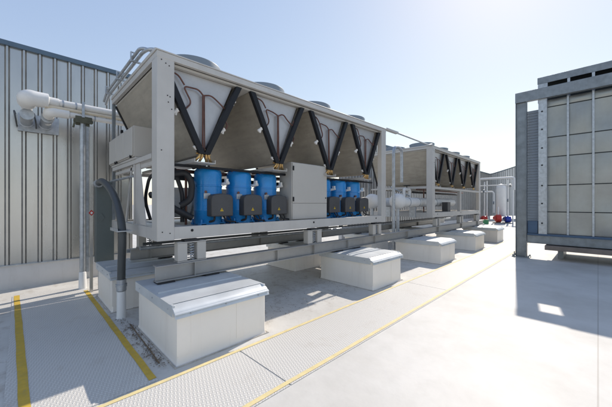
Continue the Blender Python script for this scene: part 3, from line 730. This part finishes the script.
# upper hood
rb(-1.25,XR-.2,10.78,10.80,5.03,5.22).build('hood_beam',M['galvdark'],R,bevel=.003)
rb(-1.25,XR-.2,10.802,12.2,5.17,5.21).build('hood_roof',M['galvdark'],R)
rb(-1.24,XR-.22,11.2,11.25,4.43,5.165).build('hood_back',M['dark'],R)
rb(-1.24,-1.02,10.781,10.90,4.48,5.028).build('hood_post',M['galv'],R,bevel=.003)
for x in xs[1:]: rb(x-.03,x+.03,10.781,10.88,4.48,5.028).build('hood_post',M['galv'],R,bevel=.003)

# ------------------------------------------------------------------ far water plant
tk=thing('water_tank','white upright filter tank among pipework at the far end of the roof','tank',(-5.55,27.8,0))
MB().lathe([(.30,.5),(.35,.56),(.35,2.7),(.31,2.95),(.17,3.1),(.02,3.14)],(0,0,0),32).build('tank_shell',M['whitepaint'],tk)
for a in (0,1,2): MB().tube([(.34*math.cos(2*PI*a/3+.4),.34*math.sin(2*PI*a/3+.4),0),(.34*math.cos(2*PI*a/3+.4),.34*math.sin(2*PI*a/3+.4),.56)],.04,8).build('leg',M['galv'],tk)
tf=thing('pipe_rack','white pipe rack frame standing round the far tank','pipe rack',(-5.6,27.4,0))
for x in (-1.25,-.8,.62,1.0):
    for y in ((-.5,.9) if abs(x)>.9 else (-.2,)): MB().tube([(x,y,0),(x,y,3.4)],.05,10).build('upright',M['whitepaint'],tf)
m=MB().tube(arc([(-1.3,-.5,3.2),(-1.3,-.5,3.55),(1.1,-.5,3.55),(1.1,-.5,2.6)],.2),.08,12); m.build('header_pipe',M['white_ins'],tf)
m=MB().tube(arc([(-1.2,-.3,2.5),(-.3,-.3,2.5),(-.3,-.3,.8)],.2),.06,12); m.tube(arc([(1.0,-.3,2.9),(.65,-.3,2.9),(.65,-.3,.7)],.2),.06,12); m.tube([(-1.25,-.4,3.0),(1.05,-.4,3.0)],.04,10)
m.build('branch_pipe',M['white_ins'],tf)
for x,z in ((-1.0,2.55),(.8,2.95),(-.3,1.6),(.65,1.8)): MB().lathe([(.13,-.04),(.13,.04)],(x,-.3,z),14,'x').build('valve',M['galvdark'],tf)
def pump(lab,x,y,mt,s,grp='pumps at the far water plant'):
    t=thing('pump',lab,'pump',(x,y,0),grp)
    MB().lathe([(.22*s,0),(.30*s,.03),(.30*s,.34),(.22*s,.40)],(0,-.2,.38*s),20,'y').build('volute',mt,t)
    MB().lathe([(.17*s,0),(.19*s,.03),(.19*s,.7),(.12*s,.76)],(.1,.0,.38*s),20,'x').build('motor',mt,t)
    MB().box(-.4*s,.6*s,-.25,.25,0,.06).build('base_plate',M['galvdark'],t)
    MB().tube([(0,0,.6*s),(0,0,1.3*s)],.06,10).build('outlet_pipe',M['white_ins'],t); t.rotation_euler.z=math.radians(115)
pump('small red pump left of the white tank at the far end',-6.5,26.8,M['red'],.8)
pump('larger red pump in front of the white tank at the far end',-5.5,26.6,M['red'],1.0)
pump('bright blue pump right of the white tank at the far end',-4.95,27.0,M['bluep'],.85)
b=MB().box(-.15,.15,-.15,.15,0,.3); b.box(-.17,.17,-.17,.17,.302,.33); bo=b.build('storage_box',M['greenp']); bo.location=(-5.95,25.0,0); tag(bo,'small green lidded box on the roof before the far pumps','box')
# ------------------------------------------------------------------ litter round the nearest pier
mb=MB()
def bits(n,xr,yr,f=lambda x,y:True):
    for _ in range(n):
        x=random.uniform(*xr); y=random.uniform(*yr)
        if not f(x,y): continue
        l=random.uniform(.003,.013); w=random.uniform(.0015,.005); a=random.uniform(0,PI); c,s=math.cos(a),math.sin(a); z=.008+random.uniform(0,.002)
        mb.add([(x-l*c-w*s,y-l*s+w*c,z),(x+l*c-w*s,y+l*s+w*c,z+random.uniform(0,.006)),(x+l*c+w*s,y+l*s-w*c,z),(x-l*c+w*s,y-l*s-w*c,z+.004)],[(0,1,2,3)])
bits(150,(-4.5,-2.85),(.88,1.0)); bits(50,(-4.7,-3.2),(.86,1.02)); bits(220,(-4.2,-2.9),(.93,1.03)); bits(250,(-4.0,-3.0),(2.15,4.4)); bits(160,(-6,-4.1),(1,7))
tag(MB().tube([(-4.2,1.0,.012),(-3.8,.985,.010),(-3.3,.97,.012),(-2.98,.955,.010)],.006,6).build('cable_scrap',M['litter']),'thin dark cable scrap lying on the roof along the foot of the nearest pier','cable')
o=mb.build('leaf_litter',M['litter']); o['kind']='stuff'; tag(o,'dry dirt and leaf bits gathered round the foot of the nearest pier','litter')

# ------------------------------------------------------------------ light, sky, camera
wd=bpy.data.worlds.new('World'); S.world=wd; wd.use_nodes=True; N=wd.node_tree.nodes; Lk=wd.node_tree.links
bg=N['Background']; sky=N.new('ShaderNodeTexSky'); sky.sky_type='NISHITA'; sky.sun_disc=False
sd=Vector((-.19,1.14,1)).normalized(); el=math.asin(sd.z); az=math.atan2(sd.x,sd.y)
sky.sun_elevation=el; sky.sun_rotation=az; sky.altitude=50; sky.air_density=1.0; sky.dust_density=.25; sky.ozone_density=.5
# compress the very bright sky near the sun, as haze does
sp_=N.new('ShaderNodeSeparateColor'); cb_=N.new('ShaderNodeCombineColor'); Lk.new(sky.outputs[0],sp_.inputs[0])
for i,(p_,k_) in enumerate(((.66,1.52),(.61,1.55),(.42,2.12))):
    q=N.new('ShaderNodeMath'); q.operation='POWER'; q.inputs[1].default_value=p_; Lk.new(sp_.outputs[i],q.inputs[0])
    q2=N.new('ShaderNodeMath'); q2.operation='MULTIPLY'; q2.inputs[1].default_value=k_; Lk.new(q.outputs[0],q2.inputs[0]); Lk.new(q2.outputs[0],cb_.inputs[i])
Lk.new(cb_.outputs[0],bg.inputs[0]); bg.inputs[1].default_value=.12
sl=bpy.data.lights.new('sun','SUN'); sl.energy=2.45; sl.angle=math.radians(.5); sl.color=(1,.91,.81)
so=bpy.data.objects.new('sun',sl); C.objects.link(so); so.rotation_euler=sd.to_track_quat('Z','Y').to_euler()
cd=bpy.data.cameras.new('camera'); cd.sensor_width=36; cd.lens=289/612*36; cd.clip_start=.05; cd.clip_end=2000
co=bpy.data.objects.new('camera',cd); C.objects.link(co); co.location=(0,0,1.55); co.rotation_euler=(PI/2,0,math.radians(45.3)); S.camera=co
vs=S.view_settings; vs.view_transform='Standard'; vs.look='None'; vs.gamma=1; vs.exposure=.8; vs.use_curve_mapping=False
S.render.engine='CYCLES'
S.cycles.max_bounces=8; S.cycles.diffuse_bounces=5
